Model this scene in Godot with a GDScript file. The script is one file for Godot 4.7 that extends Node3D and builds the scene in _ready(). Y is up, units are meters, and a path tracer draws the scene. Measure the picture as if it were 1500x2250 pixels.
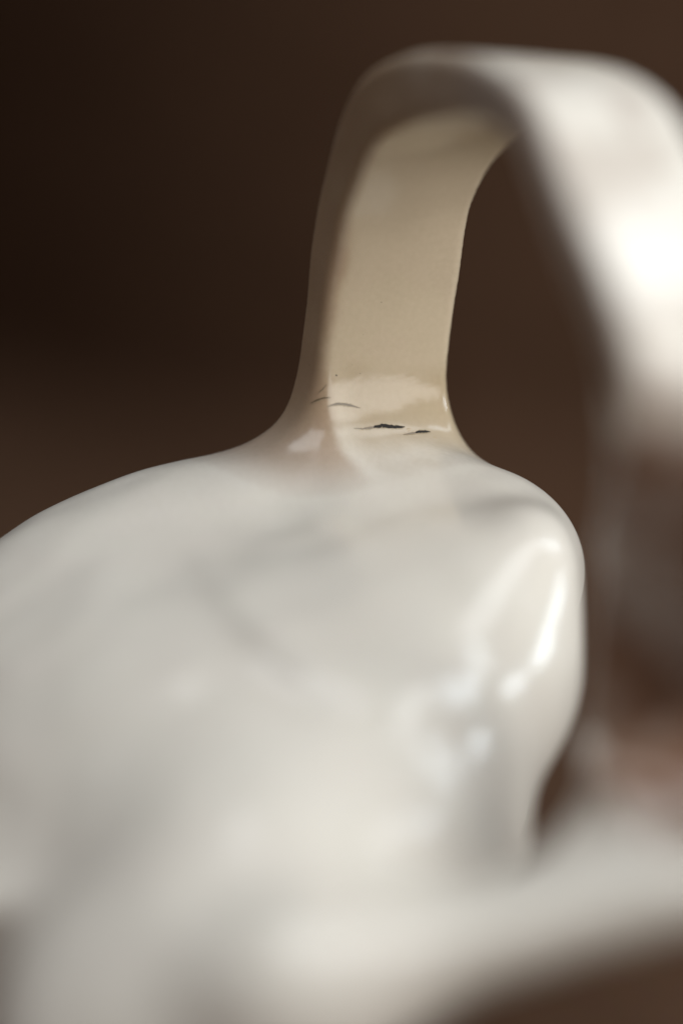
extends Node3D

# Lengths in the modelling code are millimetres in the pot's own leaning frame
# (x right, y up along the lean, z away); to_world() stands that frame up in metres.
const LEAN := 0.3142
const EYE_HEIGHT := 0.200
var cl := cos(LEAN)
var sl := sin(LEAN)

var bump := FastNoiseLite.new()
var tone := FastNoiseLite.new()
var stain_shade_noise := FastNoiseLite.new()
var path: PackedVector3Array = []      # centre line of the strap
var wide: PackedVector3Array = []      # across the strap
var face: PackedVector3Array = []      # out of the strap's inner face
var half_w: PackedFloat32Array = []
var half_t: PackedFloat32Array = []
var cells := {}
var field := {}


func _ready() -> void:
	# ---------------------------------------------------------------- camera
	var cam := Camera3D.new()
	cam.name = "camera"
	cam.position = Vector3(0, EYE_HEIGHT, 0)
	cam.rotation = Vector3(-LEAN, 0, 0)
	cam.fov = 26.0
	cam.near = 0.02
	cam.far = 20.0
	var lens := CameraAttributesPhysical.new()
	lens.frustum_focal_length = 78.0
	lens.frustum_focus_distance = 0.417
	lens.frustum_near = 0.02
	lens.frustum_far = 20.0
	lens.exposure_aperture = 2.8
	cam.attributes = lens
	add_child(cam, true)
	cam.fov = 26.0
	# ----------------------------------------------------------- environment
	var env := Environment.new()
	env.background_mode = Environment.BG_COLOR
	env.background_color = Color(0.050, 0.026, 0.015).linear_to_srgb()
	env.tonemap_mode = Environment.TONE_MAPPER_LINEAR
	env.tonemap_exposure = 1.2
	env.sdfgi_enabled = true
	env.ssao_enabled = true
	env.ssil_enabled = true
	var world := WorldEnvironment.new()
	world.name = "environment"
	world.environment = env
	add_child(world, true)
	# ---------------------------------------------- the window that lights it, then added lights
	make_window(Vector3(1.16, 0.26, -0.74), Vector3(0.03, 0.06, -0.38), 0.34, 0.20, 5.5)
	make_window(Vector3(0.66, 0.62, -1.02), Vector3(0.04, 0.10, -0.34), 0.62, 0.50, 1.2)  # second window, added out of view for the highlight on the handle
	make_fill_panel(Vector3(0.72, 0.42, 0.20), Vector3(0.0, 0.08, -0.36), 0.8, 0.8, 0.92, lin(1.0, 0.97, 0.93))
	make_fill_panel(Vector3(0.14, 1.12, -0.52), Vector3(0.0, 0.08, -0.36), 1.3, 1.2, 0.74, lin(0.95, 0.98, 1.0))
	# -------------------------------------------------------------- setting
	make_setting()
	# -------------------------------------------------------------- the pot
	make_pot()


# ------------------------------------------------------------------ helpers
func to_world(p: Vector3) -> Vector3:
	var q := p * 0.001
	return Vector3(q.x, EYE_HEIGHT + q.y * cl - q.z * sl, -(q.z * cl + q.y * sl))


func turn_world(n: Vector3) -> Vector3:
	return Vector3(n.x, n.y * cl - n.z * sl, -(n.z * cl + n.y * sl))


func lin(r: float, g: float, b: float) -> Color:
	return Color(r, g, b).linear_to_srgb()


func mesh_node(called: String, mesh: Mesh, mat: Material, parent: Node) -> MeshInstance3D:
	var o := MeshInstance3D.new()
	o.name = called
	o.mesh = mesh
	o.material_override = mat
	parent.add_child(o, true)
	return o


func box(called: String, at: Vector3, size: Vector3, mat: Material, parent: Node) -> MeshInstance3D:
	var b := BoxMesh.new()
	b.size = size
	var o := mesh_node(called, b, mat, parent)
	o.position = at
	return o


# ------------------------------------------------------------------- window
func make_window(at: Vector3, aim: Vector3, w: float, h: float, energy: float) -> void:
	var win := Node3D.new()
	win.name = "window"
	win.set_meta("label", "tall bright window with white glazing bars to the right of the ceramic pot")
	win.set_meta("kind", "structure")
	add_child(win, true)
	win.position = at
	win.look_at(aim, Vector3.UP)
	var paint := StandardMaterial3D.new()
	paint.albedo_color = lin(0.30, 0.26, 0.21)
	paint.roughness = 0.5
	var glow := StandardMaterial3D.new()
	glow.albedo_color = lin(0.6, 0.65, 0.7)
	glow.emission_enabled = true
	glow.emission = lin(0.86, 0.94, 1.0)
	glow.emission_energy_multiplier = 0.6
	var nx := 2
	var ny := 2
	var bar := 0.035
	var pw := (w - bar * (nx + 1)) / nx
	var ph := (h - bar * (ny + 1)) / ny
	for i in nx + 1:
		box("frame_post", Vector3(-w / 2 + bar / 2 + i * (pw + bar), 0, 0), Vector3(bar, h, 0.04), paint, win)
	for j in ny + 1:
		for i in nx:
			box("glazing_bar", Vector3(-w / 2 + bar + pw / 2 + i * (pw + bar), -h / 2 + bar / 2 + j * (ph + bar), 0), Vector3(pw, bar, 0.036), paint, win)
	for j in ny:
		for i in nx:
			var p := Vector3(-w / 2 + bar + pw / 2 + i * (pw + bar), -h / 2 + bar + ph / 2 + j * (ph + bar), 0.012)
			box("pane", p, Vector3(pw, ph, 0.006), glow, win)
			var a := AreaLight3D.new()
			a.name = "daylight"
			a.area_size = Vector2(pw, ph)
			a.area_normalize_energy = false
			a.light_energy = energy
			a.light_color = lin(0.82, 0.92, 1.0)
			a.shadow_enabled = true
			win.add_child(a, true)
			a.position = p + Vector3(0, 0, -0.006)


func make_fill_panel(at: Vector3, aim: Vector3, w: float, d: float, energy: float, tint: Color) -> void:  # added fill light out of view; the place has no such lamp
	var lamp := Node3D.new()
	lamp.name = "added_fill_panel"
	lamp.set_meta("kind", "structure")
	lamp.set_meta("label", "large added fill panel out of view lighting the ceramic pot")
	add_child(lamp, true)
	lamp.look_at_from_position(at, aim, Vector3.FORWARD)
	var shell := StandardMaterial3D.new()
	shell.albedo_color = lin(0.03, 0.03, 0.03)
	shell.roughness = 0.6
	var glow := StandardMaterial3D.new()
	glow.albedo_color = lin(0.7, 0.7, 0.7)
	glow.emission_enabled = true
	glow.emission = tint
	glow.emission_energy_multiplier = 0.25
	box("housing", Vector3(0, 0, 0.03), Vector3(w + 0.04, d + 0.04, 0.04), shell, lamp)
	box("fill_diffuser", Vector3(0, 0, 0.006), Vector3(w, d, 0.006), glow, lamp)
	var a := AreaLight3D.new()
	a.name = "fill_light"
	a.area_size = Vector2(w, d)
	a.area_normalize_energy = false
	a.light_energy = energy
	a.light_color = tint
	a.shadow_enabled = true
	lamp.add_child(a, true)


# ------------------------------------------------------------------ setting
func make_setting() -> void:
	var n := FastNoiseLite.new()
	n.seed = 4
	n.frequency = 0.02
	var nt := NoiseTexture2D.new()
	nt.width = 512
	nt.height = 512
	nt.seamless = true
	nt.noise = n
	var g := Gradient.new()
	g.set_color(0, lin(0.064, 0.0360, 0.0222))
	g.set_color(1, lin(0.077, 0.0437, 0.0272))
	nt.color_ramp = g
	var wall := StandardMaterial3D.new()
	wall.albedo_texture = nt
	wall.uv1_triplanar = true
	wall.uv1_scale = Vector3(1.5, 1.5, 1.5)
	wall.roughness = 0.95
	wall.metallic_specular = 0.15
	var table := box("table_top", Vector3(0.2, -0.040, -0.6), Vector3(4.0, 0.04, 3.0), wall, self)
	table.set_meta("kind", "structure")
	table.set_meta("label", "dark brown table top under the backdrop sheet")
	var back := mesh_node("backdrop", cove(), wall, self)
	back.set_meta("kind", "structure")
	back.set_meta("label", "plain dark brown backdrop curving up behind the ceramic pot")


func cove() -> ArrayMesh:
	# one sheet: flat under the pot, sweeping up behind it, its left half bent away
	var prof: PackedVector2Array = [Vector2(0.5, 0.0), Vector2(0.2, 0.0), Vector2(-0.2, 0.0), Vector2(-0.51, 0.0)]
	var rad := 0.06
	for i in 25:
		var a := PI / 2 * i / 24.0
		prof.append(Vector2(-0.54 - rad * sin(a), rad - rad * cos(a)))
	prof.append(Vector2(-0.54 - rad, 1.0))
	prof.append(Vector2(-0.54 - rad, 1.6))
	var cols := 96
	var st := SurfaceTool.new()
	st.begin(Mesh.PRIMITIVE_TRIANGLES)
	for i in prof.size():
		for j in cols + 1:
			var x := lerpf(-1.1, 0.32, float(j) / cols)
			var bend := clampf(0.05 - x, 0.0, 0.35)
			var up := smoothstep(0.51, 0.60, -prof[i].x)
			st.set_uv(Vector2(x, prof[i].x))
			st.add_vertex(Vector3(x, prof[i].y - 0.015, prof[i].x - up * bend * bend * 3.2))
	var w := cols + 1
	for i in prof.size() - 1:
		for j in cols:
			var a := i * w + j
			for n in [a, a + w, a + 1, a + 1, a + w, a + w + 1]:
				st.add_index(n)
	st.generate_normals()
	return st.commit()


# ---------------------------------------------------------------------- pot
func smooth_min(a: float, b: float, k: float) -> float:
	var h := maxf(k - absf(a - b), 0.0) / k
	return minf(a, b) - h * h * k * 0.25


func smooth_max(a: float, b: float, k: float) -> float:
	return -smooth_min(-a, -b, k)


func ball(p: Vector3, c: Vector3, r: Vector3) -> float:
	var q := p - c
	var a := (q / r).length()
	var b := (q / (r * r)).length()
	if b < 1e-9:
		return -minf(r.x, minf(r.y, r.z))
	return a * (a - 1.0) / b


func ledge(p: Vector3, a: Vector3, b: Vector3, c: Vector3, d: Vector3) -> float:
	return minf(facet(p, a, b, c), facet(p, a, c, d))


func facet(p: Vector3, a: Vector3, b: Vector3, c: Vector3) -> float:
	# distance to a triangle
	var n := (b - a).cross(c - a)
	if n.cross(b - a).dot(p - a) >= 0.0 and n.cross(c - b).dot(p - b) >= 0.0 and n.cross(a - c).dot(p - c) >= 0.0:
		return absf(n.dot(p - a)) / n.length()
	return minf(rod(p, a, b, 0, 0), minf(rod(p, b, c, 0, 0), rod(p, c, a, 0, 0)))


func rod(p: Vector3, a: Vector3, b: Vector3, ra: float, rb: float) -> float:
	var ab := b - a
	var t := clampf((p - a).dot(ab) / ab.length_squared(), 0.0, 1.0)
	return (p - a - ab * t).length() - lerpf(ra, rb, t)


func lay_strap() -> void:
	# centre, across, half width, half thickness
	var keys := [
		[Vector3(4.0, -8.0, 431.0), Vector3(.88, 0, .47), 14.5, 6.0],
		[Vector3(4.8, 10.0, 427.0), Vector3(.86, 0, .50), 14.8, 5.2],
		[Vector3(6.2, 27.0, 422.0), Vector3(.86, 0, .50), 14.4, 4.8],
		[Vector3(7.9, 44.5, 416.0), Vector3(.85, 0, .52), 14.4, 4.8],
		[Vector3(10.9, 60.0, 406.0), Vector3(.84, .02, .54), 14.0, 5.6],
		[Vector3(17.2, 70.5, 388.0), Vector3(.84, .05, .54), 14.0, 6.6],
		[Vector3(27.8, 68.6, 360.0), Vector3(.86, .06, .50), 13.4, 5.4],
		[Vector3(36.8, 58.5, 331.0), Vector3(.86, .06, .50), 13.2, 4.2],
		[Vector3(41.5, 40.0, 310.0), Vector3(.88, .04, .46), 13.0, 4.0],
		[Vector3(47.5, 20.0, 296.0), Vector3(.94, .0, .34), 12.5, 3.8],
		[Vector3(49.5, 3.0, 303.0), Vector3(.85, -.04, -.45), 12.8, 3.8],
		[Vector3(49.5, -12.0, 318.0), Vector3(.66, -.06, -.74), 14.0, 4.0],
		[Vector3(50.0, -27.0, 322.0), Vector3(.74, -.06, -.66), 15.0, 4.5],
		[Vector3(50.5, -36.0, 314.0), Vector3(.95, -.06, -.30), 16.0, 6.0],
		[Vector3(50.0, -42.0, 300.0), Vector3(.95, -.06, .30), 17.0, 6.0],
	]
	var steps := 10
	for i in keys.size() - 1:
		var k0 = keys[maxi(i - 1, 0)]
		var k1 = keys[i]
		var k2 = keys[i + 1]
		var k3 = keys[mini(i + 2, keys.size() - 1)]
		for s in steps:
			var t := float(s) / steps
			var a: Vector3 = k1[0]
			var b: Vector3 = k2[0]
			path.append(a.cubic_interpolate(b, k0[0], k3[0], t))
			var wa: Vector3 = k1[1]
			wide.append(wa.lerp(k2[1], t))
			half_w.append(cubic_interpolate(k1[2], k2[2], k0[2], k3[2], t))
			half_t.append(cubic_interpolate(k1[3], k2[3], k0[3], k3[3], t))
	for i in path.size():
		var d := (path[mini(i + 1, path.size() - 1)] - path[maxi(i - 1, 0)]).normalized()
		wide[i] = (wide[i] - d * wide[i].dot(d)).normalized()
		face.append(d.cross(wide[i]).normalized())


func strap(p: Vector3) -> float:
	var best := 1e9
	var at := 0
	var n := path.size()
	var i := 0
	while i < n:
		var d := p.distance_squared_to(path[i])
		if d < best:
			best = d
			at = i
		i += 6
	if best > 2500.0:
		return sqrt(best) - 22.0
	for j in range(maxi(at - 5, 0), mini(at + 6, n)):
		var d := p.distance_squared_to(path[j])
		if d < best:
			best = d
			at = j
	# slide along the neighbouring segment
	var a := at
	var b := at
	var t := 0.0
	if at < n - 1:
		var ab := path[at + 1] - path[at]
		t = (p - path[at]).dot(ab) / ab.length_squared()
		b = at + 1
	if t < 0.0 and at > 0:
		a = at - 1
		b = at
		var ab := path[at] - path[a]
		t = (p - path[a]).dot(ab) / ab.length_squared()
	t = clampf(t, 0.0, 1.0)
	var c := path[a].lerp(path[b], t)
	var q := p - c
	var u := q.dot(wide[a].lerp(wide[b], t))
	var v := q.dot(face[a].lerp(face[b], t))
	var hw := lerpf(half_w[a], half_w[b], t)
	var ht := lerpf(half_t[a], half_t[b], t)
	var along := (q - wide[a].lerp(wide[b], t) * u - face[a].lerp(face[b], t) * v).length()
	var r := minf(ht * 0.6, 2.4)
	var x := absf(u) - hw + r
	var y := absf(v) - ht + r
	return Vector3(maxf(x, 0.0), maxf(y, 0.0), along).length() + minf(maxf(x, y), 0.0) - r


func across(p: Vector3) -> float:
	var best := 1e9
	var at := 0
	for i in path.size():
		var d := p.distance_squared_to(path[i])
		if d < best:
			best = d
			at = i
	return (p - path[at]).dot(wide[at]) / half_w[at]


func trunk(p: Vector3) -> float:
	# back hill that carries the far leg, shoulder corner, shoulder inside the loop, front mass
	var d := ball(p, Vector3(-14, -45, 424), Vector3(50, 57, 48))
	d = smooth_min(d, ball(p, Vector3(20, -12.0, 418), Vector3(25.5, 22, 26)), 16.0)
	d = smooth_min(d, ball(p, Vector3(31.5, -10.0, 392), Vector3(10.5, 12, 20)), 11.0)
	d = smooth_min(d, ball(p, Vector3(24, -25, 382), Vector3(15, 19, 22)), 8.0)
	d = smooth_min(d, ball(p, Vector3(-45, -80.5, 414), Vector3(54, 78, 62)), 24.0)
	d = smooth_min(d, ball(p, Vector3(-4, -72, 370), Vector3(24, 46, 50)), 16.0)
	d = smooth_min(d, ball(p, Vector3(10, -28, 388), Vector3(27, 25, 28)), 14.0)
	d = smooth_min(d, ball(p, Vector3(3, -56, 352), Vector3(18, 24, 34)), 14.0)
	d = smooth_min(d, ball(p, Vector3(9, -38, 366), Vector3(20, 21, 29)), 14.0)
	d = smooth_min(d, ball(p, Vector3(-14, -53, 378), Vector3(34, 38, 40)), 20.0)
	d = smooth_min(d, ball(p, Vector3(-34, -64, 376), Vector3(40, 42, 44)), 24.0)
	d = smooth_min(d, ball(p, Vector3(-12, -99, 354), Vector3(38, 62, 63)), 26.0)
	d = smooth_min(d, ball(p, Vector3(-15, -81, 337), Vector3(31, 38, 44)), 18.0)
	d = smooth_min(d, ball(p, Vector3(-5, -62, 334), Vector3(22, 20, 36)), 16.0)
	d = smooth_min(d, ball(p, Vector3(-14, -85, 319), Vector3(27, 27, 31)), 18.0)
	# underside
	var h := p.y * cl - p.z * sl
	var away := p.z * cl + p.y * sl
	d = smooth_max(d, -(h + 143.6 - 0.275 * maxf(p.x, 0.0) - 0.6 * minf(p.x, 0.0) + 0.42 * (away - 248.0)) * 0.9, 6.0)
	# handle foot and the lip that runs from it round to the belly
	var lip := ledge(p, Vector3(72, -38.5, 271), Vector3(72, -27.5, 302), Vector3(-6, -68, 300), Vector3(-8, -63.0, 286)) - 4.0
	d = smooth_min(d, lip, 12.0)
	d = smooth_min(d, rod(p, Vector3(-6, -63, 289), Vector3(-30, -76, 303), 5.0, 11.0), 24.0)
	# foot that stands on the table
	var out := Vector2(p.x + 48.0, away - 325.0).length() - 34.0
	d = smooth_min(d, smooth_max(out, absf(h + 185.0) - 29.5, 4.0), 10.0)
	return d


func pot(p: Vector3) -> float:
	var d := trunk(p)
	var s := strap(p)
	d = smooth_min(d, s, lerpf(lerpf(9.0, 4.0, smoothstep(298.0, 318.0, p.z)), 18.0, smoothstep(340.0, 400.0, p.z)))
	d += bump.get_noise_3dv(p) * 0.5
	# thumb dent with a crisp upper edge below the foot of the handle
	var x := p.x + 11.0
	var y := p.y + 19.5
	var t := x * 0.823 - y * 0.566
	var q := -x * 0.566 - y * 0.823 + 0.006 * t * t
	if q > 0.0 and p.z < 420.0:
		d += 1.3 * (1.0 - exp(-q / 8.0)) * exp(-q / 16.0) * exp(-(t - 5.0) * (t - 5.0) / 280.0)
	d -= 0.9 * exp(-q * q / 9.0) * exp(-(t - 5.0) * (t - 5.0) / 280.0)
	return d


func slope(p: Vector3) -> Vector3:
	var e := 0.25
	var a := Vector3(1, -1, -1)
	var b := Vector3(-1, -1, 1)
	var c := Vector3(-1, 1, -1)
	var f := Vector3(1, 1, 1)
	return a * pot(p + a * e) + b * pot(p + b * e) + c * pot(p + c * e) + f * pot(p + f * e)


func settle(p: Vector3, times := 2) -> Vector3:
	for i in times:
		var g := slope(p) / 1.0     # 4e times the gradient, e = .25
		p -= g.normalized() * pot(p) / maxf(g.length(), 0.3)
	return p


func key(i: int, j: int, k: int) -> int:
	return ((i + 512) << 22) | ((j + 512) << 11) | (k + 512)


var cell := 1.1
const START := Vector3(0, 0, 350)


func value(i: int, j: int, k: int) -> float:
	var n := key(i, j, k)
	if field.has(n):
		return field[n]
	var v := pot(START + Vector3(i, j, k) * cell)
	field[n] = v
	return v


func make_pot() -> void:
	bump.seed = 11
	bump.frequency = 0.035
	bump.fractal_octaves = 2
	tone.seed = 5
	tone.frequency = 0.03
	stain_shade_noise.seed = 8
	stain_shade_noise.frequency = 0.06
	stain_shade_noise.fractal_octaves = 3
	lay_strap()
	var t0 := Time.get_ticks_msec()
	# follow the surface from cell to cell
	var seed_cell := Vector3i(0, 0, 0)
	for k in range(-160, 100):
		if value(0, -40, k) * value(0, -40, k + 1) < 0:
			seed_cell = Vector3i(0, -40, k)
			break
	var queue: Array[Vector3i] = [seed_cell]
	cells[key(seed_cell.x, seed_cell.y, seed_cell.z)] = -1
	var spots: PackedVector3Array = []
	var where: Array[Vector3i] = []
	var v := PackedFloat32Array()
	v.resize(8)
	var head := 0
	while head < queue.size():
		var c := queue[head]
		head += 1
		var neg := 0
		for m in 8:
			v[m] = value(c.x + (m & 1), c.y + ((m >> 1) & 1), c.z + (m >> 2))
			if v[m] < 0:
				neg += 1
		if neg == 0 or neg == 8:
			continue
		var sum := Vector3.ZERO
		var cnt := 0
		for m in 8:
			for ax in 3:
				var o := m | (1 << ax)
				if o != m and (v[m] < 0) != (v[o] < 0):
					var t := v[m] / (v[m] - v[o])
					var q := Vector3(m & 1, (m >> 1) & 1, m >> 2)
					q[ax] = t
					sum += q
					cnt += 1
		cells[key(c.x, c.y, c.z)] = spots.size()
		spots.append(START + (Vector3(c) + sum / cnt) * cell)
		where.append(c)
		for d in 6:
			var s := Vector3i.ZERO
			s[d >> 1] = 1 if d & 1 else -1
			var f := c + s
			var n := key(f.x, f.y, f.z)
			if not cells.has(n):
				cells[n] = -1
				queue.append(f)
	# settle on the surface, normals from the field
	var norms: PackedVector3Array = []
	var cols: PackedColorArray = []
	var is_strap: PackedByteArray = []
	for i in spots.size():
		var p := spots[i]
		var g := slope(p)
		p -= g.normalized() * clampf(pot(p) / maxf(g.length(), 0.4), -0.6, 0.6)
		spots[i] = p
		norms.append(turn_world(slope(p).normalized()))
		var s := strap(p)
		is_strap.append(1 if s < trunk(p) - 1.5 and s < 3.0 else 0)
		var w := tone.get_noise_3dv(p) * 0.5 + 0.5
		var w2 := tone.get_noise_3dv(p * 0.8 + Vector3(300, 0, 0)) * 0.5 + 0.5
		var col := Color(0.83, 0.805, 0.745).lerp(Color(0.81, 0.805, 0.74), w).lerp(Color(0.80, 0.76, 0.69), w2 * 0.45)
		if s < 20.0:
			# creamier far strap, warm bounce painted in; brown shade on edge and near leg
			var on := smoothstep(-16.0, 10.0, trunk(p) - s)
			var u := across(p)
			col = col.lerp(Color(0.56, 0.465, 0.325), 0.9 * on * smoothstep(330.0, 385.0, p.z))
			var wob := stain_shade_noise.get_noise_3dv(p)
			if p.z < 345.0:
				# shade painted brown on the near leg; thin glaze mottles it higher up
				var clay_shade := smoothstep(20.0, 8.0, p.y + wob * 10.0) * smoothstep(-45.0, -37.0, p.y + wob * 6.0)
				clay_shade *= 1.0 - 0.15 * smoothstep(0.0, 0.45, stain_shade_noise.get_noise_3dv(p * 1.3 + Vector3(0, 90, 0)))
				clay_shade = maxf(clay_shade, 0.6 * smoothstep(0.8, 1.0, -u) * smoothstep(0.0, 20.0, p.y))
				clay_shade = maxf(clay_shade, 0.28 * smoothstep(0.02, 0.3, stain_shade_noise.get_noise_3dv(p * 0.7 + Vector3(50, 0, 0))) * smoothstep(5.0, 20.0, p.y))
				col = col.lerp(Color(0.19, 0.088, 0.046), clay_shade * 0.95 * maxf(smoothstep(-13.0, -5.0, trunk(p) - s), smoothstep(30.0, 34.0, p.x)))
			else:
				# reflection painted tan low on the inner face, shade along the outer left edge
				var tan_reflection := smoothstep(28.5, 24.0, p.y + wob * 2.0 - 2.5 * u * u) * smoothstep(6.0, 16.0, p.y + wob * 5.0) * smoothstep(-0.8, -0.4, u)
				col = col.lerp(Color(0.44, 0.35, 0.225), tan_reflection * 0.6)
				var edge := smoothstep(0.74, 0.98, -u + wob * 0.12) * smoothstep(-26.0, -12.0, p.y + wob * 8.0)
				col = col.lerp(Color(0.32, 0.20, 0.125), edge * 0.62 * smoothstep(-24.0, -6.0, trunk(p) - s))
				col = col.lerp(Color(0.6, 0.53, 0.45), 0.4 * smoothstep(0.05, 0.3, stain_shade_noise.get_noise_3dv(p * 0.7 + Vector3(50, 0, 0))) * smoothstep(62.0, 68.0, p.y))
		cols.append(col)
	var root := Node3D.new()
	root.name = "ceramic_pot"
	root.set_meta("label", "hand built cream white glazed ceramic pot with a looping strap handle")
	root.set_meta("category", "pot")
	add_child(root, true)
	var base := Vector3(-0.03, -0.0145, -0.36)
	root.position = base
	var tris := [PackedInt32Array(), PackedInt32Array()]
	for i in where.size():
		var c := where[i]
		for ax in 3:
			var e := Vector3i.ZERO
			e[ax] = 1
			var a := value(c.x, c.y, c.z) < 0
			var b := value(c.x + e.x, c.y + e.y, c.z + e.z) < 0
			if a == b:
				continue
			var u := Vector3i.ZERO
			u[(ax + 1) % 3] = 1
			var w := Vector3i.ZERO
			w[(ax + 2) % 3] = 1
			var q := [i, at_cell(c - u), at_cell(c - u - w), at_cell(c - w)]
			if q.min() < 0:
				continue
			if not a:
				q.reverse()
			var n: int = is_strap[q[0]] + is_strap[q[1]] + is_strap[q[2]] + is_strap[q[3]]
			# frame is mirrored on the way to the world, so this winding shows outside
			tris[1 if n >= 2 else 0].append_array(PackedInt32Array([q[0], q[1], q[2], q[0], q[2], q[3]]))
	var glaze := glaze_material()
	for part in 2:
		var st := SurfaceTool.new()
		st.begin(Mesh.PRIMITIVE_TRIANGLES)
		var renum := {}
		var idx: PackedInt32Array = tris[part]
		for n in idx:
			if not renum.has(n):
				renum[n] = renum.size()
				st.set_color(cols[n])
				st.set_normal(norms[n])
				st.add_vertex(to_world(spots[n]) - base)
		for n in idx:
			st.add_index(renum[n])
		mesh_node("handle" if part else "body", st.commit(), glaze, root)
	make_marks(root, base, glaze)


func surface_at(x: float, y: float, from := 380.0) -> Vector3:
	var z := from
	for i in 60:
		var d := pot(Vector3(x, y, z))
		if absf(d) < 0.005:
			break
		z += d * 0.8
	return settle(Vector3(x, y, z))


func ribbon(pts: Array, seed_no: int, lift: float) -> ArrayMesh:
	# pts: x, y, width; a jagged tapering strip that lies on the glaze
	var rng := RandomNumberGenerator.new()
	rng.seed = seed_no
	var rows := []
	for i in pts.size() - 1:
		var a: Vector3 = pts[i]
		var b: Vector3 = pts[i + 1]
		var n := 6
		for s in n + (1 if i == pts.size() - 2 else 0):
			rows.append(a.lerp(b, float(s) / n))
	var st := SurfaceTool.new()
	st.begin(Mesh.PRIMITIVE_TRIANGLES)
	for i in rows.size():
		var c: Vector3 = rows[i]
		var d: Vector3 = rows[mini(i + 1, rows.size() - 1)] - rows[maxi(i - 1, 0)]
		var side := Vector2(-d.y, d.x).normalized()
		var wob := Vector2(rng.randf_range(-0.12, 0.12), rng.randf_range(-0.12, 0.12)) * minf(c.z, 0.6)
		for k in [1.0, -1.0]:
			var o: Vector2 = Vector2(c.x, c.y) + wob + side * (k * (c.z * 0.5 * rng.randf_range(0.75, 1.25)))
			var p := surface_at(o.x, o.y)
			var g := slope(p).normalized()
			st.set_normal(turn_world(g))
			st.add_vertex(to_world(p + g * lift))
	for i in rows.size() - 1:
		for n in [0, 2, 1, 2, 3, 1]:
			st.add_index(i * 2 + n)
	return st.commit()


func bead(c: Vector2, rx: float, ry: float, high: float, turn: float) -> ArrayMesh:
	# a small low dome on the glaze
	var st := SurfaceTool.new()
	st.begin(Mesh.PRIMITIVE_TRIANGLES)
	var rings := 5
	var segs := 12
	for i in rings + 1:
		for j in segs:
			var f := float(i) / rings
			var a := TAU * j / segs
			var o := Vector2(cos(a) * rx, sin(a) * ry).rotated(turn) * f
			var p := surface_at(c.x + o.x, c.y + o.y)
			var g := slope(p).normalized()
			st.set_color(Color(0.56, 0.47, 0.34) if c.y > 5.0 else Color(0.80, 0.78, 0.73))
			st.add_vertex(to_world(p + g * (high * (1.0 - f * f) - 0.02)))
	for i in rings:
		for j in segs:
			var a := i * segs + j
			var b := i * segs + (j + 1) % segs
			for n in [a, a + segs, b, b, a + segs, b + segs]:
				st.add_index(n)
	st.generate_normals()
	return st.commit()


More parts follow.
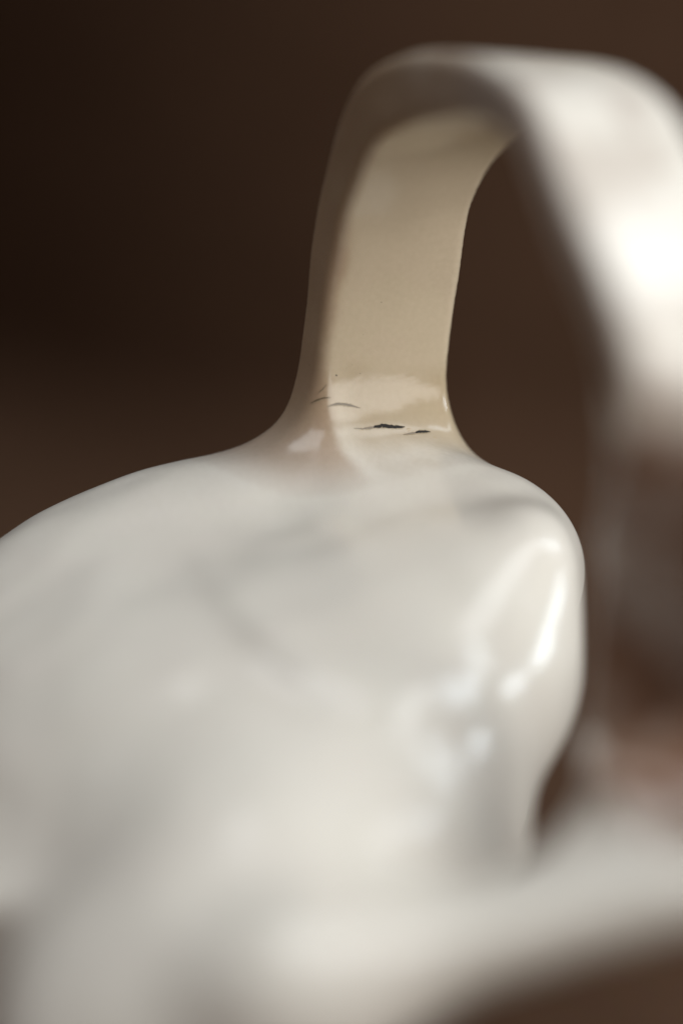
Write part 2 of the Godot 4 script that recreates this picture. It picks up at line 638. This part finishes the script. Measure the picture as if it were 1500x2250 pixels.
func make_marks(root: Node3D, base: Vector3, glaze: Material) -> void:
	var dark := StandardMaterial3D.new()
	dark.albedo_color = lin(0.014, 0.012, 0.010)
	dark.roughness = 0.8
	var brown := StandardMaterial3D.new()
	brown.albedo_color = lin(0.14, 0.10, 0.06)
	brown.roughness = 0.7
	var grey := StandardMaterial3D.new()
	grey.albedo_color = lin(0.24, 0.205, 0.155)
	grey.roughness = 0.5
	var cracks := [
		[brown, [Vector3(-5.8, 20.2, .05), Vector3(-4.6, 20.75, .28), Vector3(-3.4, 21.15, .30), Vector3(-2.0, 21.3, .05)]],
		[brown, [Vector3(-4.4, 22.0, .04), Vector3(-3.4, 22.9, .12), Vector3(-2.8, 23.7, .04)]],
		[grey, [Vector3(-2.6, 19.6, .08), Vector3(-0.6, 20.2, .40), Vector3(1.6, 19.95, .36), Vector3(3.5, 19.45, .06)]],
		[grey, [Vector3(2.3, 15.6, .06), Vector3(3.9, 15.5, .22), Vector3(5.4, 15.75, .45), Vector3(6.4, 15.95, .2)]],
		[dark, [Vector3(5.6, 15.75, .15), Vector3(6.6, 16.0, .55), Vector3(7.9, 16.2, .78), Vector3(9.6, 16.0, .6), Vector3(11.3, 15.95, .42), Vector3(11.9, 16.05, .1)]],
		[grey, [Vector3(11.5, 14.5, .06), Vector3(13.2, 14.8, .34), Vector3(14.6, 15.1, .2)]],
		[dark, [Vector3(13.6, 14.9, .1), Vector3(14.7, 15.15, .55), Vector3(16.0, 15.2, .45), Vector3(16.8, 15.2, .1)]],
	]
	var rim := StandardMaterial3D.new()
	rim.albedo_color = lin(0.36, 0.29, 0.19)
	rim.roughness = 0.35
	var no := 3
	for c in cracks:
		var halo := []
		for q in c[1]:
			halo.append(Vector3(q.x + 0.03, q.y - 0.05, q.z * 1.4 + 0.08))
		var h := mesh_node("crack_rim", ribbon(halo, no + 40, 0.015), rim, root)
		h.position = -base
		var o := mesh_node("crack", ribbon(c[1], no, 0.03), c[0], root)
		o.position = -base
		no += 1
	var dots := [Vector3(-0.95, 25.4, .26), Vector3(3.5, 25.9, .11), Vector3(7.4, 39.0, .13), Vector3(-6.0, 27.4, .09), Vector3(-3.4, 15.3, .09), Vector3(0.9, 26.8, .06), Vector3(2.0, 27.4, .07), Vector3(31.0, -2.2, .14), Vector3(-18.5, -3.0, .1), Vector3(4.0, 33.0, .08), Vector3(-63.5, -17.2, .22), Vector3(-59.0, -20.6, .16), Vector3(-46.0, -12.0, .12)]
	for d in dots:
		var o := mesh_node("pinhole", bead(Vector2(d.x, d.y), d.z, d.z * 0.8, 0.05, d.x), dark, root)
		o.position = -base
	for d in [[Vector2(0.8, 1.7), .7, .55, .07, 0.0], [Vector2(3.6, 15.2), .5, .14, .09, 0.1], [Vector2(13.4, 14.45), .3, .14, .1, 0.1], [Vector2(12.6, 15.5), .6, .4, .1, 0.4], [Vector2(17.6, 14.1), .5, .25, .07, -0.3]]:
		var o := mesh_node("glaze_bead", bead(d[0], d[1], d[2], d[3], d[4]), glaze, root)
		o.position = -base


func at_cell(c: Vector3i) -> int:
	return cells.get(key(c.x, c.y, c.z), -1)


func glaze_material() -> StandardMaterial3D:
	var m := StandardMaterial3D.new()
	m.vertex_color_use_as_albedo = true
	m.roughness = 0.18
	m.metallic_specular = 0.5
	var f := FastNoiseLite.new()
	f.seed = 21
	f.frequency = 0.03
	f.fractal_octaves = 3
	var t := NoiseTexture2D.new()
	t.width = 512
	t.height = 512
	t.seamless = true
	t.as_normal_map = true
	t.bump_strength = 4.0
	t.noise = f
	m.normal_enabled = true
	m.normal_texture = t
	m.normal_scale = 0.09
	var g := FastNoiseLite.new()
	g.seed = 33
	g.frequency = 0.06
	g.fractal_octaves = 4
	var c := NoiseTexture2D.new()
	c.width = 512
	c.height = 512
	c.seamless = true
	c.noise = g
	var ramp := Gradient.new()
	ramp.set_color(0, Color(0.96, 0.957, 0.95))
	ramp.set_color(1, Color(1, 1, 1))
	c.color_ramp = ramp
	m.albedo_texture = c
	m.uv1_triplanar = true
	m.uv1_scale = Vector3(22, 22, 22)
	return m
